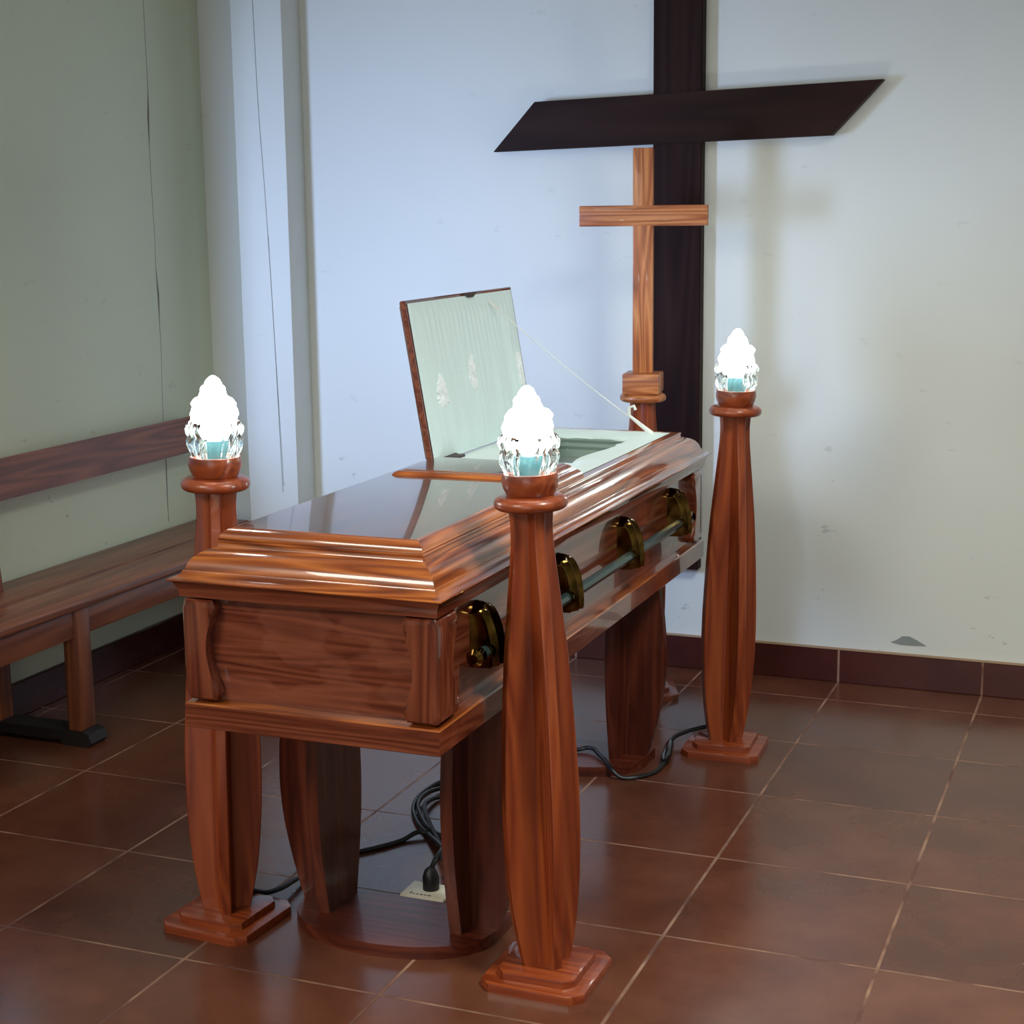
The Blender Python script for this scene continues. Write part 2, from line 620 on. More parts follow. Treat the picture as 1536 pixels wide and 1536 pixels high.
# hairline cracks and joint lines in the plaster
bm = bmesh.new()
add_tube(bm, catmull([(-4.46, PY, 5.1), (-4.445, PY, 4.2), (-4.41, PY, 3.4), (-4.38, PY, 2.4), (-4.355, PY, 1.2)], 6), 0.0025, 6)
add_tube(bm, catmull([(-4.40, PY, 3.2), (-4.375, PY, 2.3), (-4.345, PY, 1.25)], 6), 0.0018, 6)
o = link('trim_1', bm, M_CRACK); tag(o, kind='structure')
bm = bmesh.new()
random.seed(4)
pts = [(XL, -0.28 + random.uniform(-.012, .012), 1.0 + 0.22 * i) for i in range(24)]
add_tube(bm, pts, lambda t: 0.002 + 0.007 * max(0, math.sin(t * 23)) ** 6, 6)
o = link('trim_2', bm, M_CRACK); tag(o, kind='structure')
# patch of bare plaster above the baseboard
bm = bmesh.new()
patch = [(.36, .325), (.40, .345), (.44, .375), (.49, .378), (.55, .350), (.61, .318), (.52, .312), (.43, .312)]
add_prism(bm, patch, 1, YB - 0.004, YB + 0.01)
o = link('trim_3', bm, M_CHIP, smooth=False); tag(o, kind='structure')

o = link('baseboard_back', box((XL, YB - 0.03, 0), (XR, YB + 0.01, 0.243), 0.006, 1), M_BASE, smooth=False); tag(o, kind='structure')
o = link('baseboard_left', box((XL - 0.01, YF, 0), (XL + 0.03, YB - 0.03, 0.243), 0.006, 1), M_BASE, smooth=False); tag(o, kind='structure')
o = link('trim_4', box((XL, YB - 0.033, 0.243), (XR, YB + 0.005, 0.252)), plain('grout', sr(170, 140, 112), 0.9), smooth=False); tag(o, kind='structure')

# ------------------------------------------------------------------ big dark cross on the back wall
wc = thing('wall_cross', 'large dark brown wooden cross with a slanted beam fixed on the back wall', 'cross', (-1.205, 0.38, 0.77))
bx, bz = -1.205, 0.77
link('upright', box((-1.382 - bx, -0.02, 0), (-1.03 - bx, 0.083, 6.2 - bz), 0.006, 1), DKZ, wc)
bm = bmesh.new()
add_prism(bm, [(-2.59 - bx, 3.79 - bz), (-0.124 - bx, 3.845 - bz), (0.212 - bx, 4.20 - bz), (-2.266 - bx, 4.135 - bz)], 1, -0.035, 0.05)
bevel_all(bm, 0.006, 1)
link('beam', bm, DKX, wc)

# ------------------------------------------------------------------ bench along the left wall
be = thing('bench', 'long brown wooden bench with a plank back rail along the left wall', 'bench', (-4.7, -2.4, 0))
ox, oy = -4.7, -2.4


def bb(x0, x1, y0, y1, z0, z1, bev=0.01):
    return box((x0 - ox, y0 - oy, z0), (x1 - ox, y1 - oy, z1), bev, 2)


YE0, YE1 = -7.2, 0.165
bm = bb(-5.09, -4.67, YE0, YE1, 0.905, 0.962, 0.008)
add_box(bm, (-4.664 - ox, YE0 - oy, 0.905), (-4.27 - ox, YE1 - oy, 0.960), 0.014, 3)
link('seat', bm, WNY, be)
link('apron', bb(-4.36, -4.31, YE0 + .1, YE1 - .06, 0.72, 0.905), WNY, be)
for y in (-2.62, -5.6, 0.05):
    lg = link('leg', bb(-4.40, -4.30, y - 0.0, y + 0.16, 0.10, 0.905, 0.008), WNZ, be)
    rl = link('leg', bb(-5.02, -4.94, y, y + 0.14, 0.10, 0.905, 0.008), WNZ, be)
    bm = bmesh.new()
    add_prism(bm, [(-5.08 - ox, 0.0), (-4.98 - ox, 0.0), (-4.96 - ox, .035), (-4.46 - ox, 0.035), (-4.44 - ox, 0.0), (-4.25 - ox, 0.0),
                   (-4.22 - ox, 0.03), (-4.24 - ox, 0.085), (-4.28 - ox, 0.10), (-5.08 - ox, 0.10)], 1, y - 0.01 - oy, y + 0.17 - oy)
    bevel_all(bm, 0.008, 1)
    link('foot', bm, M_FOOT, be)
# leaning posts and back rail
for y in (-2.66, -5.6):
    bm = bmesh.new()
    add_prism(bm, [(-4.99 - ox, 0.963), (-4.92 - ox, 0.963), (-5.00 - ox, 1.75), (-5.06 - ox, 1.75)], 1, y - oy, y + 0.14 - oy)
    bevel_all(bm, 0.006, 1)
    link('back_post', bm, WNZ, be)
bm = bmesh.new()
add_prism(bm, [(-4.955 - ox, 1.55), (-4.90 - ox, 1.56), (-4.945 - ox, 1.825), (-5.0 - ox, 1.815)], 1, YE0 - oy, -0.03 - oy)
bevel_all(bm, 0.008, 2)
link('back_rail', bm, WNY, be)

# ------------------------------------------------------------------ pedestals under the casket
ZB = 1.18       # underside of the casket


def leg_mesh(side):
    """a bulging board along Y with a bulging fin on the outer side"""
    bm = bmesh.new()
    N = 22
    z0, z1 = 0.062, ZB
    t = 0.030

    def w(f, bot, mid, top):
        # bulge: widest a little above the middle
        if f < 0.55:
            s = f / 0.55
            return bot + (mid - bot) * math.sin(s * math.pi / 2)
        s = (f - 0.55) / 0.45
        return mid + (top - mid) * (1 - math.cos(s * math.pi / 2))
    # main board: outline in (y, z)
    right = [(w(k / N, .145, .225, .17), z0 + (z1 - z0) * k / N) for k in range(N + 1)]
    poly = right + [(-y, z) for y, z in right[::-1]]
    add_prism(bm, poly, 0, -t, t)
    # fin: outline in (x, z), only outwards
    out = [(side * w(k / N, .17, .285, .24), z0 + (z1 - z0) * k / N) for k in range(N + 1)]
    poly = [(0, z0)] + out + [(0, z1)]
    add_prism(bm, poly, 1, -t, t)
    return bm


def pedestal(name, label, cx, cy, xl, xr):
    t = thing(name, label, 'casket stand', (cx, cy, 0), 0, 'bow-fronted pedestals under the casket')
    bm = bmesh.new()
    pts = [(-0.515, 0.155), (-0.515, -0.05)]
    n = 18
    for k in range(n + 1):
        s = -1 + 2 * k / n
        pts.append((s * 0.49, -0.215 + 0.0 - 0.155 * (1 - s * s) + 0.07 * abs(s) ** 8))
    pts += [(0.515, -0.05), (0.515, 0.155)]
    add_prism(bm, pts, 2, 0.0, 0.062)
    bevel_all(bm, 0.008, 2, 40)
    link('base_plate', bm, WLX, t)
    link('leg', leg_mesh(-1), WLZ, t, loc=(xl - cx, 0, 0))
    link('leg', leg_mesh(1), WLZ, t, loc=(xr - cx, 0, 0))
    return t


pedestal('casket_pedestal', 'bow-fronted two-legged brown pedestal under the near end of the casket, behind the floor outlet', -1.225, -4.30, -1.565, -0.875)
pedestal('casket_pedestal', 'bow-fronted two-legged brown pedestal under the far open end of the casket', -1.285, -1.72, -1.61, -0.945)

# ------------------------------------------------------------------ casket
XC, YC = -1.227, -3.075
HX, HY = 0.606, 2.065
ck = thing('casket', 'long varnished brown wooden casket with its head lid open on white lining', 'casket', (XC, YC, ZB))
Z = lambda z: z - ZB
YS = 1.12


def ring(off, z, r=0.0):
    return rect_ring(-HX - off, HX + off, -HY - off * YS, HY + off * YS, Z(z))


def mould(prof, cap0=True, cap1=True):
    """mitred moulding all round; faces along X ends get material 0, long sides material 1"""
    bm = bmesh.new()
    vr = [[bm.verts.new(p) for p in ring(o_, z_)] for o_, z_ in prof]
    for a, b_ in zip(vr[:-1], vr[1:]):
        for i in range(4):
            j = (i + 1) % 4
            bm.faces.new((a[i], a[j], b_[j], b_[i])).material_index = 0 if i in (0, 2) else 1
    if cap0: bm.faces.new(vr[0][::-1])
    if cap1: bm.faces.new(vr[-1])
    return bm


CM = [WCX, WCY]
CB = [WBX, WBY]
bm = mould([(-0.004, 1.18), (0.0, 1.184), (0.0, 1.286), (-0.006, 1.293), (-0.050, 1.298), (-0.062, 1.300)])
for f in bm.faces:
    if min(v.co.z for v in f.verts) > Z(1.2855): f.material_index += 2  # lighter wood on the rail's top faces paints in the light from above
link('base_rail', bm, CB + CM, ck)
link('body', mould([(-0.058, 1.30), (-0.058, 1.80)]), [WBF, WBY], ck, smooth=False)
link('skirt', mould([(-0.012, 1.762), (0.0, 1.766), (0.004, 1.80), (0.012, 1.815), (0.022, 1.836), (0.02, 1.84)]), CB, ck)
bm = bmesh.new()
ogee = [(0.0, 1.836), (0.034, 1.838), (0.038, 1.843), (0.034, 1.848), (0.018, 1.852), (0.003, 1.858), (-0.008, 1.868), (-0.013, 1.880), (-0.019, 1.882),
        (-0.020, 1.886), (-0.023, 1.897), (-0.031, 1.914), (-0.045, 1.932), (-0.064, 1.946), (-0.085, 1.956), (-0.102, 1.961), (-0.104, 1.964), (-0.117, 1.965), (-0.119, 1.970),
        (-0.121, 1.980), (-0.117, 1.986), (-0.117, 1.990), (-0.121, 1.994)]
prev = None
vr = [[bm.verts.new(p) for p in ring(a, b)] for a, b in ogee + [(-0.17, 1.994), (-0.17, 1.90)]]
for a, b_ in zip(vr[:-1], vr[1:]):
    for i in range(4):
        j = (i + 1) % 4
        bm.faces.new((a[i], a[j], b_[j], b_[i])).material_index = 0 if i in (0, 2) else 1
link('lid_moulding', bm, CM, ck, sharp=28)

# closed foot lid
FY0, FY1 = -HY + 0.119 * YS, -2.985 - YC


def lid_ring(off, z, y1=None):
    return rect_ring(-HX - off, HX + off, -HY - off * YS, FY1, Z(z))


prof = [(-0.121, 1.995), (-0.119, 2.002), (-0.124, 2.006), (-0.126, 2.014), (-0.132, 2.024), (-0.142, 2.033), (-0.156, 2.039), (-0.166, 2.040), (-0.168, 2.043), (-0.172, 2.0435)]
bm = bmesh.new()
vr = [[bm.verts.new(p) for p in lid_ring(a, b)] for a, b in prof]
for a, b_ in zip(vr[:-1], vr[1:]):
    for i in range(4):
        j = (i + 1) % 4
        bm.faces.new((a[i], a[j], b_[j], b_[i])).material_index = 0 if i in (0, 2) else 1
bm.faces.new(vr[0][::-1]).material_index = 1
bm.faces.new(vr[-1]).material_index = 2
link('foot_lid', bm, CM + [WCT], ck, sharp=28)
# raised strip where the two lids meet
sy0, sy1 = -3.468 - YC, -2.987 - YC
bm = bmesh.new()
pr = [(0.0, 2.0438), (0.004, 2.050), (0.014, 2.058), (0.028, 2.0635), (0.044, 2.065), (0.047, 2.068), (0.05, 2.069)]
add_loft(bm, [rect_ring(-0.395 + d, 0.425 - d, sy0 + d, sy1, Z(z)) for d, z in pr], True, True, True)
for f in bm.faces:
    if all(v.co.z > Z(2.0688) for v in f.verts): f.material_index = 1
link('meeting_strip', bm, [WCX, WCT], ck, sharp=28)


# corner blocks: a piece on the end and one on the side, with a concave inner edge
def corner_block(sx, sy):
    bm = bmesh.new()
    n = 14
    zb, zt = Z(1.308), Z(1.757)
    off = -0.001       # outer face offset relative to rail

    def prof(wtop, wmid):
        pts = []
        for k in range(n + 1):
            f = k / n
            if f < 0.10:
                w_ = wtop * (0.86 + 1.4 * f)
            elif f > 0.90:
                w_ = wtop * (0.86 + 1.4 * (1 - f))
            else:
                s = (f - 0.10) / 0.80
                w_ = wtop - (wtop - wmid) * math.sin(s * math.pi) ** 0.8
            pts.append((w_, zb + (zt - zb) * f))
        return pts
    X0, Y0 = sx * (HX + off), sy * (HY + off)
    din = 0.062
    # end face piece: outline (x,z)
    pe = prof(0.175, 0.115)
    poly = [(X0, zb + 0.04), (X0, zt - 0.04), (X0 - sx * .02, zt)] + [(X0 - sx * w_, z) for w_, z in pe[::-1]] + [(X0 - sx * .02, zb)]
    b1 = bmesh.new()
    add_prism(b1, poly, 1, Y0, Y0 - sy * din)
    front = [e for e in b1.edges if all(abs(v.co.y - Y0) < 1e-5 for v in e.verts)]
    bmesh.ops.bevel(b1, geom=front, offset=0.028, segments=3, affect='EDGES', profile=0.6)
    # side piece: outline (y,z)
    ps = prof(0.24, 0.16)
    poly = [(Y0 - sy * .001, zb + 0.04), (Y0 - sy * .001, zt - 0.04), (Y0 - sy * .02, zt)] + [(Y0 - sy * w_, z) for w_, z in ps[::-1]] + [(Y0 - sy * .02, zb)]
    b2 = bmesh.new()
    add_prism(b2, poly, 0, X0 - sx * .002, X0 - sx * din)
    front = [e for e in b2.edges if all(abs(v.co.x - (X0 - sx * .002)) < 1e-5 for v in e.verts)]
    bmesh.ops.bevel(b2, geom=front, offset=0.026, segments=3, affect='EDGES', profile=0.6)
    for src in (b1, b2):
        me = bpy.data.meshes.new('tmp')
        src.to_mesh(me)
        src.free()
        bm.from_mesh(me)
        bpy.data.meshes.remove(me)
    return bm


for sx in (-1, 1):
    for sy in (-1, 1):
        link('corner_block', corner_block(sx, sy), WBZ, ck, sharp=30)

# white cloth rim with the opening, inner lining and pane
hx0, hx1, hy0, hy1 = -0.20, 0.275, -2.52 - YC, -1.52 - YC
rx0, rx1, ry0, ry1 = -0.452, 0.436, -2.984 - YC, HY - 0.17 * YS - 0.002
random.seed(7)
N = 72
outer, inner, low = [], [], []


def on_rect(x0, x1, y0, y1, t, soft=0.0):
    # parameter 0..1 round the rectangle by angle
    a = 2 * math.pi * t
    cx, cy, hx, hy = (x0 + x1) / 2, (y0 + y1) / 2, (x1 - x0) / 2, (y1 - y0) / 2
    c, s = math.cos(a), math.sin(a)
    k = 1 / max(abs(c), abs(s))
    return cx + hx * c * k, cy + hy * s * k


rings_ = []
for lev in range(7):
    f = lev / 6
    rg = []
    for i in range(N):
        t = i / N
        xo, yo = on_rect(rx0, rx1, ry0, ry1, t)
        xi, yi = on_rect(hx0, hx1, hy0, hy1, t)
        wv = 0.018 * mnoise.noise(Vector((math.cos(2 * math.pi * t) * 2.2, math.sin(2 * math.pi * t) * 2.2, 3.0)))
        # the cloth edge bellies out a little into the opening on the right
        bell = -0.05 * math.exp(-((yi - (-2.25 - YC)) / 0.25) ** 2) if xi > 0.2 else 0
        xi += wv + bell
        yi += wv
        x, y = xo + (xi - xo) * f, yo + (yi - yo) * f
        z = 1.996 + 0.016 * math.sin(math.pi * min(1, f * 1.05)) + 0.008 * mnoise.noise(Vector((x * 5, y * 5, 0))) * (1 if 0 < f < 1 else 0)
        if f == 1: z = 1.992
        rg.append((x, y, Z(z)))
    rings_.append(rg)
for dz, sh in ((1.97, 0.01), (1.93, 0.006), (1.88, 0.012), (1.80, 0.0)):
    rg = []
    for i in range(N):
        x, y, _ = rings_[6][i]
        q = 0.006 * math.sin(i * 2.2) + sh
        l_ = math.hypot(x, y - (hy0 + hy1) / 2)
        rg.append((x * (1 + q / max(l_, .1)), y, Z(dz)))
    rings_.append(rg)
bm = bmesh.new()
add_loft(bm, rings_, True, False, True)
rim = link('lining', bm, M_CLOTH, ck, sharp=80)
tag(rim, 'white satin lining round the opening')
link('viewing_pane', box((hx0 - .01, hy0 - .01, Z(1.862)), (hx1 + .01, hy1 + .01, Z(1.870))), M_PANE, ck, smooth=False)
bm = bmesh.new()  # added ring: its green-gray colour stands in for shade inside the recess
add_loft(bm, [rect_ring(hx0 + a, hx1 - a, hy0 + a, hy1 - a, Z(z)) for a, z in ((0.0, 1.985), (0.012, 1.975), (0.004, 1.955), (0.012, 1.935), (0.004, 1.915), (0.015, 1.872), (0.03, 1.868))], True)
tag(link('shade_ring', bm, plain('recess_shade', sr(128, 148, 136), 0.5), ck, sharp=20), 'sage green ring added as painted shade round the viewing pane')

# open head lid, hinged on the left long side
LA = math.atan2(0.150, 0.904)
LL0, LL1, LH, LT = -2.86 - YC, -1.29 - YC, 0.905, 0.042
hinge = Vector((-1.672 - XC, 0, Z(2.005)))
ux = Vector((-math.sin(LA), 0, math.cos(LA)))     # up along the lid
nx = Vector((math.cos(LA), 0, math.sin(LA)))      # towards the opening


def lid_pt(u, y, n_):
    p = hinge + ux * u + nx * n_
    return (p.x, y, p.z)


bm = bmesh.new()
for d0, n0 in ((0,0),):
    prof = [(0.0, 0.0), (0.0, -0.022), (0.010, -0.032), (0.026, -0.040), (0.030, -0.046)]
    rr = []
    for d, nn in [(0.006, 0.004)] + prof:
        rr.append([lid_pt(d, LL0 + d, nn), lid_pt(LH - d, LL0 + d, nn), lid_pt(LH - d, LL1 - d, nn), lid_pt(d, LL1 - d, nn)])
    add_loft(bm, rr, True, True, True)
hl = link('head_lid', bm, WBY, ck, sharp=28)
# pleated lining on its inner face
bm = bmesh.new()
NU, NV = 110, 40
grid = []
for a in range(NU + 1):
    row = []
    fy = a / NU
    for c in range(NV + 1):
        fu = c / NV
        y = LL0 + 0.022 + (LL1 - LL0 - 0.044) * fy
        u = 0.002 + (LH - 0.020) * fu
        edge = min(fy, 1 - fy) * 12
        edge = min(1, edge, fu * 10, (1 - fu) * 10)
        border = fu > 0.90 or fy < 0.09 or fy > 0.90 or fu < 0.06
        amp = 0.0 if border else (0.15 + 0.85 * max(0, (fu - 0.55) / 0.4)) * 0.0032
        ph = fy * 150 + 3.0 * mnoise.noise(Vector((fy * 6, fu * 1.2, 0)))
        n_ = 0.008 + 0.014 * max(0, edge) + amp * math.sin(ph) + (0.010 * mnoise.noise(Vector((fy * 14, fu * 1.6, 5.0))) if not border else 0)
        row.append(bm.verts.new(lid_pt(u, y, n_)))
    grid.append(row)
for a in range(NU):
    for c in range(NV):
        bm.faces.new((grid[a][c], grid[a + 1][c], grid[a + 1][c + 1], grid[a][c + 1]))
ln = link('lid_lining', bm, M_LINING, hl, sharp=70)
tag(ln, 'pleated white satin lining of the open lid')
# lace appliques on the lining
LACE = [(-2.62, .37, .10, .13), (-2.16, .43, .08, .14), (-1.42, .38, .07, .17)]
random.seed(11)
for yc_, uc_, hw_, hh_ in LACE:
    bm = bmesh.new()
    NL = 64
    rg = []
    for f_, n_ in ((1.0, 0.018), (0.97, 0.034), (0.7, 0.031), (0.45, 0.036), (0.2, 0.031), (0.05, 0.035)):
        row = []
        for k in range(NL):
            t_ = 2 * math.pi * k / NL
            lob = 0.62 + 0.38 * abs(math.sin(t_ * 4.5 + uc_ * 20)) * (0.6 + 0.4 * math.sin(t_ * 3 + yc_)) + 0.12 * math.sin(t_ * 17)
            if f_ < 0.9: lob = 0.5 * lob + 0.4
            row.append(lid_pt(uc_ + hh_ * 0.8 * f_ * lob * math.sin(t_), yc_ - YC + hw_ * 0.8 * f_ * lob * math.cos(t_), n_ + 0.003 * math.sin(k * 2.7 + f_ * 40)))
        rg.append(row)
    add_loft(bm, rg, True, False, True)
    tag(link('lace_applique', bm, M_LACE, hl, smooth=False), 'white lace patch on the lid lining')
# latch notch on the top edge and hinge at the foot of the lid
bm = bmesh.new()
c0 = -1.98 - YC
add_prism(bm, [(c0 - 0.10, 0), (c0 + 0.10, 0), (c0 + 0.03, -0.03), (c0 - 0.03, -0.03)], 0, 0, 0.02)
for v in bm.verts:
    y, u, n_ = v.co.y, v.co.z + LH - 0.001, v.co.x
    v.co = Vector(lid_pt(u, y, n_ + 0.004))
link('latch', bm, M_NOTCH, hl, smooth=False)
for yh in (-2.66, -1.62):
    bm = bmesh.new()
    y = yh - YC
    add_box(bm, (hinge.x + 0.012, y - 0.10, Z(1.999)), (hinge.x + 0.075, y + 0.10, Z(2.024)), 0.006, 2)
    add_tube(bm, [(hinge.x + 0.012, y - 0.11, Z(2.014)), (hinge.x + 0.012, y + 0.11, Z(2.014))], 0.012, 10)
    link('hinge', bm, M_NOTCH, ck)

# cord that keeps the lid from falling back
p0 = Vector(lid_pt(0.83, -1.72 - YC, 0.02))
p1 = Vector((-0.855 - XC, -1.385 - YC, Z(2.012)))
bm = bmesh.new()
add_tube(bm, [p0 + (p1 - p0) * (k / 20) + Vector((0, 0, -0.02 * math.sin(math.pi * k / 20))) for k in range(21)], 0.0035, 8)
q0 = p0 + (p1 - p0) * 0.86
add_tube(bm, [q0, q0 + (p1 - q0) * .5, p1], lambda t: 0.008 + 0.008 * t, 8)
add_tube(bm, [q0, q0 + Vector((0.0, 0, 0.05)), q0 + Vector((0.03, 0, 0.06)), q0 + Vector((0.04, 0, 0.035))], 0.010, 8)
add_tube(bm, [p0, p0 + (p1 - p0) * 0.06], 0.010, 8)
tag(link('lid_cord', bm, M_STRING, ck), 'white string holding the lid open')


# handles: leaf-shaped brackets and the carrying bar
def handle_mesh():
    """scallop-ribbed bracket arching out from the side to hold the bar"""
    bm = bmesh.new()
    NU_, NV_ = 40, 24
    rows = []
    for v in range(NV_ + 1):
        f = v / NV_
        a = f * math.pi * 0.56
        row = []
        for u in range(NU_ + 1):
            s = -1 + 2 * u / NU_
            half = 0.085 * min(1.0, 0.62 + 0.9 * math.sqrt(f)) * (1 - 0.12 * f)
            rib = 0.013 * (1 - abs(math.sin(s * math.pi * 2.0))) * min(1, f * 4)
            x = (0.020 + 0.102 * math.sin(a)) * (1 - 0.34 * s * s) + rib
            z = -0.115 + 0.24 * math.cos(min(a, math.pi / 2)) - 0.035 * s * s * (1 - 0.7 * f) - (0.03 * (f - .89) / .11 if f > .89 else 0)
            if u in (0, NU_): x = 0.0
            row.append((x, s * half, z))
        rows.append(row)
    vr = [[bm.verts.new(p) for p in r] for r in rows]
    for a in range(NV_):
        for c in range(NU_):
            bm.faces.new((vr[a][c], vr[a][c + 1], vr[a + 1][c + 1], vr[a + 1][c]))
    for row, sgn in ((rows[-1], -1), (rows[0], 1)):
        k = -1 if sgn < 0 else 0
        bb_ = [bm.verts.new((0.0, p[1], p[2] + 0.004 * sgn)) for p in row]
        for c in range(NU_):
            bm.faces.new((vr[k][c], vr[k][c + 1], bb_[c + 1], bb_[c]))
    add_tube(bm, [(0.072, -0.075, -0.080), (0.072, 0.075, -0.080)], 0.040, 16)
    return bm


xs = HX - 0.060
h0 = link('handle_bracket', handle_mesh(), M_BRASS, ck, sharp=50, loc=(xs, -4.60 - YC, Z(1.588)))
for y in (-3.56, -2.54, -1.57):
    h = h0.copy()
    COL.objects.link(h)
    h.location = Vector((xs, y - YC, Z(1.588))) * U
bxx = xs + 0.072
bm = bmesh.new()
add_tube(bm, [(bxx, -4.76 - YC, Z(1.508)), (bxx, -1.42 - YC, Z(1.508))], 0.028, 8)
link('handle_bar', bm, M_BAR, ck)
for y, s in ((-4.76, -1), (-1.42, 1)):
    bm = bmesh.new()
    y0 = y - YC
    add_tube(bm, [(bxx, y0 - s * .03, Z(1.508)), (bxx, y0 + s * .01, Z(1.508)), (bxx, y0 + s * .03, Z(1.508)), (bxx, y0 + s * .05, Z(1.508))],
             lambda t: 0.034 if t < .4 else (0.040 if t < .8 else 0.022), 18)
    tag(link('bar_cap', bm, M_BRASS, ck), 'bright brass end cap')


# ------------------------------------------------------------------ fluted columns shared by the candle stands and the cross stand
def interp(tab, z):
    for (z0, w0), (z1, w1) in zip(tab[:-1], tab[1:]):
        if z <= z1:
            t = (z - z0) / (z1 - z0)
            t = max(0, min(1, t))
            return w0 + (w1 - w0) * t
    return tab[-1][1]


CK_ = 1.05
COLTAB = [(0.075, .106), (.18, .127), (.30, .146), (.45, .160), (.60, .168), (.75, .171), (.90, .169), (1.05, .163), (1.2, .156), (1.35, .147), (1.5, .136),
          (1.62, .124), (1.74, .112), (1.84, .101), (1.95, .090), (2.02, .086), (2.08, .087), (2.13, .093)]
COLTAB = [(z_, w_ * CK_) for z_, w_ in COLTAB]


def column_mesh(z1=2.135, kz=1.0):
    """four bulging boards set crosswise, with soft hollows between them"""
    bm = bmesh.new()
    rings = []
    n = 60
    t = 0.027
    for k in range(n + 1):
        z = 0.074 + (z1 - 0.074) * k / n
        w_ = interp(COLTAB, z)
        core = t + 0.016
        rg = []
        q = [(w_ - 0.004, -t + 0.002), (w_, -t + 0.007), (w_, t - 0.007), (w_ - 0.004, t - 0.002), (t + 0.030, t), (core * 1.02, core * 1.02)]
        q = q[:5] + [(t + 0.009, t + 0.009)]
        for a in range(4):
            c, s = math.cos(a * math.pi / 2), math.sin(a * math.pi / 2)
            for x, y in q:
                rg.append((x * c - y * s, x * s + y * c, z))
            # mirrored start point of the next board
            x, y = t, t + 0.030
            rg.append((x * c - y * s, x * s + y * c, z))
        rings.append(rg)
    add_loft(bm, rings, True, True, True)
    return bm


def tier(h, zb, ch, z0, bev=0.006):
    bm = bmesh.new()
    c = h - ch
    add_prism(bm, [(h, -c), (h, c), (c, h), (-c, h), (-h, c), (-h, -c), (-c, -h), (c, -h)], 2, z0, z0 + zb)
    es = [e for e in bm.edges if all(v.co.z > z0 + zb - 1e-5 for v in e.verts)]
    bmesh.ops.bevel(bm, geom=es, offset=0.008, segments=2, affect='EDGES', profile=0.5)
    return bm


DISC = [(0.0, 2.128), (0.115, 2.128), (0.142, 2.131), (0.154, 2.139), (0.159, 2.152), (0.158, 2.166), (0.150, 2.178), (0.136, 2.186), (0.118, 2.190), (0.0, 2.190)]


def turn(lean, rot):
    return (Matrix.Rotation(lean, 3, 'Y') @ Matrix.Rotation(rot, 3, 'Z')).to_euler()


def stand_base(t, lean, mats=(WSX, WSZ), rot=math.radians(45)):
    link('foot_tier', tier(0.243, 0.040, 0.055, 0.0), mats[0], t)
    link('foot_step', tier(0.182, 0.036, 0.042, 0.040), mats[0], t)
    c = link('column', column_mesh(), mats[1], t, sharp=25)
    d = link('collar', lathe(DISC, 56), mats[0], t, sharp=50)
    c.rotation_euler = turn(lean, rot)
    d.rotation_euler = (0, lean, 0)
    return t


# crystal flame lamp: swirled petals
def petal(t, z):
    f = (z - 2.285) / 0.37
    k = 9
    return 1 + 0.055 * math.cos(k * t + 5 * f) + 0.03 * math.cos(2 * k * t - 9 * f)


def flame_wob(t, z):
    f = (z - 2.285) / 0.37
    return 1 + 0.06 * math.cos(5 * t + 16 * f) + 0.045 * math.cos(7 * t - 21 * f) + 0.02 * math.sin(60 * f)


def candle_stand(label, loc, lean, rz):
    t = thing('candle_stand', label, 'candle stand', loc, rz, 'wooden electric candle stands round the casket')
    stand_base(t, lean)
    parts = []
    cup = [(0.0, 2.188), (0.098, 2.188), (0.106, 2.198), (0.116, 2.220), (0.122, 2.245), (0.121, 2.268), (0.117, 2.284), (0.110, 2.286), (0.104, 2.282), (0.100, 2.262), (0.0, 2.258)]
    parts.append(link('cup', lathe(cup, 48), WSX, t, sharp=50))
    sock = [(0.0, 2.258), (0.062, 2.258), (0.062, 2.272), (0.050, 2.276), (0.048, 2.352), (0.040, 2.360), (0.0, 2.362)]
    parts.append(link('socket', lathe(sock, 32), M_SOCKET, t, sharp=40))
    g = [(0.0, 2.262), (0.088, 2.263), (0.104, 2.290), (0.118, 2.318), (0.126, 2.345), (0.124, 2.365), (0.116, 2.380), (0.124, 2.396), (0.128, 2.416), (0.122, 2.436), (0.110, 2.448),
         (0.100, 2.440), (0.106, 2.418), (0.100, 2.396), (0.092, 2.378), (0.102, 2.350), (0.096, 2.320), (0.084, 2.292), (0.070, 2.272), (0.0, 2.270)]
    parts.append(link('glass_cup', lathe(g, 90, 0, petal), M_GLASS, t, sharp=80))
    fl = [(0.0, 2.366), (0.052, 2.368), (0.080, 2.390), (0.097, 2.420), (0.103, 2.450), (0.106, 2.474), (0.098, 2.488), (0.101, 2.505), (0.097, 2.530), (0.088, 2.546), (0.078, 2.555), (0.061, 2.560),
          (0.060, 2.576), (0.056, 2.592), (0.047, 2.606), (0.038, 2.612), (0.035, 2.626), (0.027, 2.640), (0.012, 2.653), (0.0, 2.656)]
    fine = []
    for (r0, z0), (r1, z1) in zip(fl[:-1], fl[1:]):
        for k in range(3):
            fine.append((r0 + (r1 - r0) * k / 3, z0 + (z1 - z0) * k / 3))
    fine.append(fl[-1])
    fb = link('flame_globe', lathe(fine, 72, 0, flame_wob), M_FLAME, t, sharp=80)
    parts.append(fb)
    for x in parts:
        x.rotation_euler = (0, lean, 0)
    return t


c0 = candle_stand('lit electric candle stand nearest the camera, before the near right corner of the casket', (-0.374, -4.57, 0), math.radians(-1.5), 0.0)
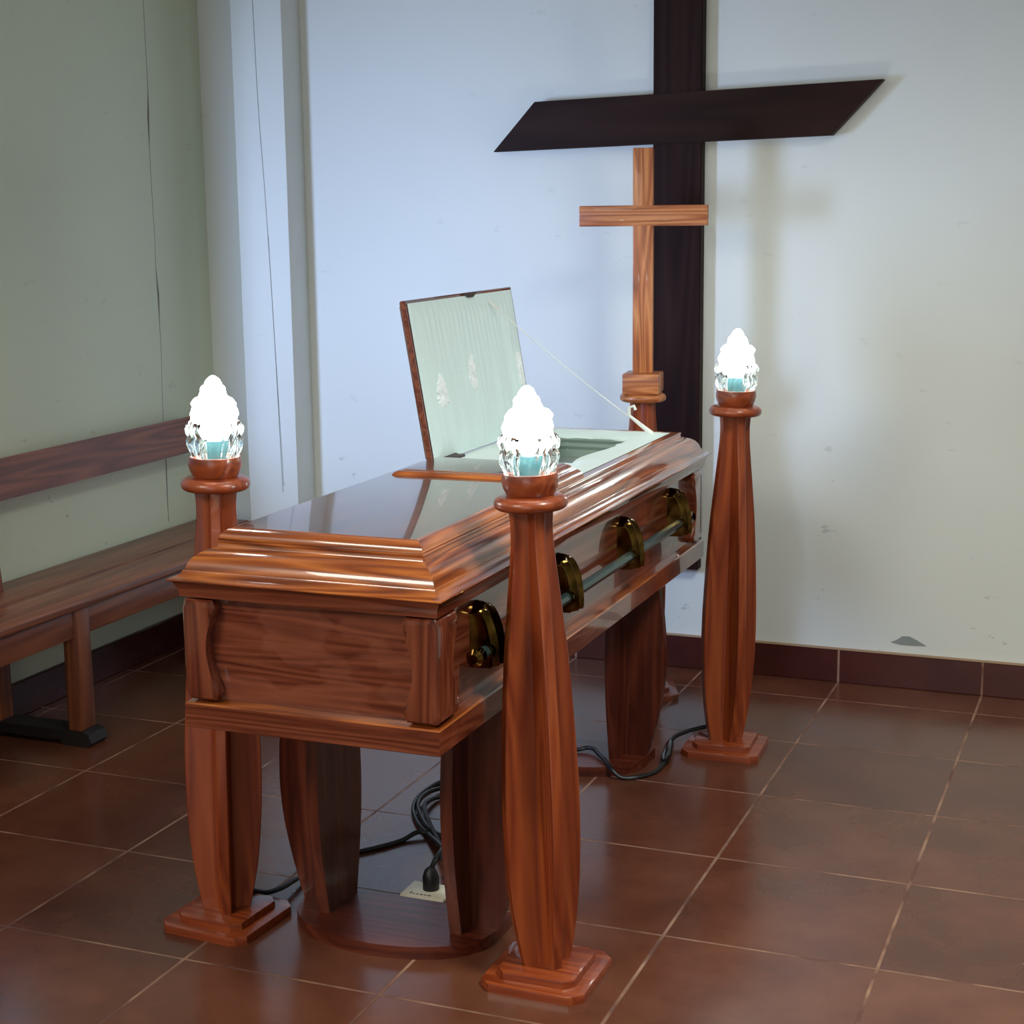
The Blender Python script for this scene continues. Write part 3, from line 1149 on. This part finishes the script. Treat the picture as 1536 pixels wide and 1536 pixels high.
# the copies
for label, loc, lean, rz, rot in (
        ('lit electric candle stand left of the casket, in front of the bench', (-2.035, -4.56, 0), math.radians(1.2), math.radians(-4), math.radians(33)),
        ('lit electric candle stand at the far right side of the casket, before the bare wall', (-0.40, -1.26, 0), math.radians(1.0), math.radians(3), math.radians(38))):
    c = copy_tree(c0)
    c.location = Vector(loc) * U
    c.rotation_euler = (0, 0, rz)
    c['label'] = label
    for ch in c.children:
        if not ch.name.startswith('foot'):
            ch.rotation_euler = turn(lean, rot) if ch.name.startswith('column') else (0, lean, 0)

# ------------------------------------------------------------------ standing cross behind the head of the casket
cs = thing('cross_stand', 'light brown wooden cross on a fluted stand behind the head of the casket', 'cross', (-1.262, -0.25, 0), math.radians(8.6))
link('foot_tier', tier(0.243, 0.040, 0.055, 0.0), WSX, cs).rotation_euler = (0, 0, math.radians(12))
link('foot_step', tier(0.182, 0.036, 0.042, 0.040), WSX, cs).rotation_euler = (0, 0, math.radians(12))
bm = column_mesh(2.08)
link('column', bm, WSZ, cs, sharp=25).rotation_euler = (0, 0, math.radians(40))
bm = lathe([(r, z - 0.058) for r, z in DISC], 56)
link('collar', bm, WXX, cs, sharp=50)
link('block', box((-0.125, -0.125, 2.13), (0.125, 0.125, 2.27), 0.01, 2), WXX, cs)
link('upright', box((-0.068, -0.035, 2.268), (0.068, 0.035, 3.772), 0.008, 2), WXZ, cs)
link('crossbar', box((-0.435, -0.037, 3.257), (0.435, 0.037, 3.395), 0.008, 2), WXX, cs)

# ------------------------------------------------------------------ floor outlet, plug and cords
ot = thing('floor_outlet', 'ivory floor socket plate with a black plug in it under the casket', 'socket', (-1.24, -3.95, 0))
link('cover_plate', box((-0.12, -0.09, 0.0), (0.12, 0.09, 0.022), 0.008, 2), M_PLATE, ot)
bm = bmesh.new()
x = -0.075
for w_, h_ in ((.006, .022), (.014, .006), (.012, .008), (.016, .008), (.010, .008), (.018, .008)):
    add_box(bm, (x, -0.066, 0.0215), (x + w_, -0.066 + h_, 0.0232))
    x += w_ + .008
link('marking', bm, M_INK, ot, smooth=False)

pc = thing('power_cord', 'black power cord coiled behind the floor socket and plugged into it', 'cord', (-1.235, -3.93, 0))


def rel(pts, o_):
    return [(p[0] - o_[0], p[1] - o_[1], p[2]) for p in pts]


OC = (-1.235, -3.93)
bm = bmesh.new()
add_tube(bm, [(0, 0, 0.022), (0, 0, 0.03), (0, 0, 0.085), (0.0, 0.0, 0.115), (0.005, 0.005, 0.135)], lambda t: (0.042 if t < .55 else (0.034 if t < .8 else 0.018)), 16)
link('plug', bm, M_CORD, pc)
bm = bmesh.new()
CRD = 0.0135
add_tube(bm, catmull(rel([(-1.232, -3.925, .13), (-1.22, -3.90, .17), (-1.24, -3.78, .17), (-1.36, -3.52, .07), (-1.56, -3.26, .02), (-1.67, -3.14, .014), (-1.776, -2.98, .014), (-1.832, -2.84, .014),
                          (-1.86, -2.68, .014), (-1.83, -2.45, .014), (-1.70, -2.30, .014), (-1.50, -2.40, .014), (-1.30, -2.70, .014), (-1.30, -3.0, .014), (-1.44, -3.24, .014), (-1.58, -3.20, .03), (-1.72, -3.02, .035),
                          (-1.80, -2.85, .035), (-1.81, -2.68, .03), (-1.74, -2.54, .014), (-1.55, -2.62, .014), (-1.38, -2.86, .014), (-1.32, -3.2, .014)], OC), 8), CRD, 8)
add_tube(bm, catmull(rel([(-1.30, -3.62, .08), (-1.45, -3.36, .03), (-1.62, -3.12, .04), (-1.74, -2.90, .04), (-1.72, -2.70, .014), (-1.50, -2.75, .014), (-1.34, -3.05, .014)], OC), 8), CRD, 8)
add_tube(bm, catmull(rel([(-1.20, -3.88, .17), (-1.17, -3.72, .10), (-1.12, -3.62, .03), (-1.05, -3.50, .014), (-0.98, -3.30, .014)], OC), 8), CRD, 8)
add_tube(bm, catmull(rel([(-1.24, -3.62, .10), (-1.21, -3.66, .15), (-1.16, -3.70, .13), (-1.18, -3.72, .10), (-1.22, -3.66, .10)], OC), 8), CRD, 8)
link('cord', bm, M_CORD, pc)

bm = bmesh.new()
pl = [(-1.34, -3.34, .012), (-1.47, -3.27, .012), (-1.60, -3.27, .03), (-1.66, -3.38, .012), (-1.73, -3.50, .012), (-1.85, -3.67, .012), (-1.91, -3.90, .012), (-1.915, -4.10, .04),
      (-1.915, -4.22, .05), (-1.945, -4.33, .06), (-1.995, -4.385, .085), (-2.03, -4.40, .10), (-2.045, -4.47, .13)]
base_ = (-1.80, -3.66)
add_tube(bm, catmull(rel(pl, base_), 8), CRD, 8)
o = link('lamp_cord', bm, M_CORD, loc=(base_[0], base_[1], 0))
tag(o, 'black lamp cord running over the floor to the left candle stand', 'cord')

lc = thing('lamp_cord', 'black lamp cord with an inline connector lying by the far right candle stand', 'cord', (-0.74, -1.55, 0))
OC2 = (-0.74, -1.55)
bm = bmesh.new()
pr_ = [(-1.42, -1.80, .076), (-1.28, -1.82, .076), (-1.194, -1.815, .08), (-1.15, -1.79, .088), (-1.10, -1.80, .092), (-1.04, -1.87, .086), (-0.96, -1.965, .078), (-0.905, -2.03, .060), (-0.84, -2.035, .016), (-0.75, -1.985, .0135), (-0.68, -1.86, .0135), (-0.665, -1.70, .022)]
add_tube(bm, catmull(rel(pr_, OC2), 8), CRD, 8)
add_tube(bm, catmull(rel([(-0.735, -1.34, .03), (-0.724, -1.287, .05), (-0.664, -1.215, .07), (-0.59, -1.18, .09), (-0.53, -1.18, .11), (-0.47, -1.20, .13)], OC2), 8), CRD, 8)
link('cord', bm, M_CORD, lc)
bm = bmesh.new()
add_tube(bm, rel([(-0.665, -1.71, .03), (-0.672, -1.67, .03), (-0.695, -1.55, .032), (-0.72, -1.42, .032), (-0.737, -1.33, .032)], OC2), lambda t: 0.018 if t in (0.0, 1.0) else 0.030, 14)
link('connector', bm, plain('black_gloss', sr(18, 18, 20), 0.15), lc)
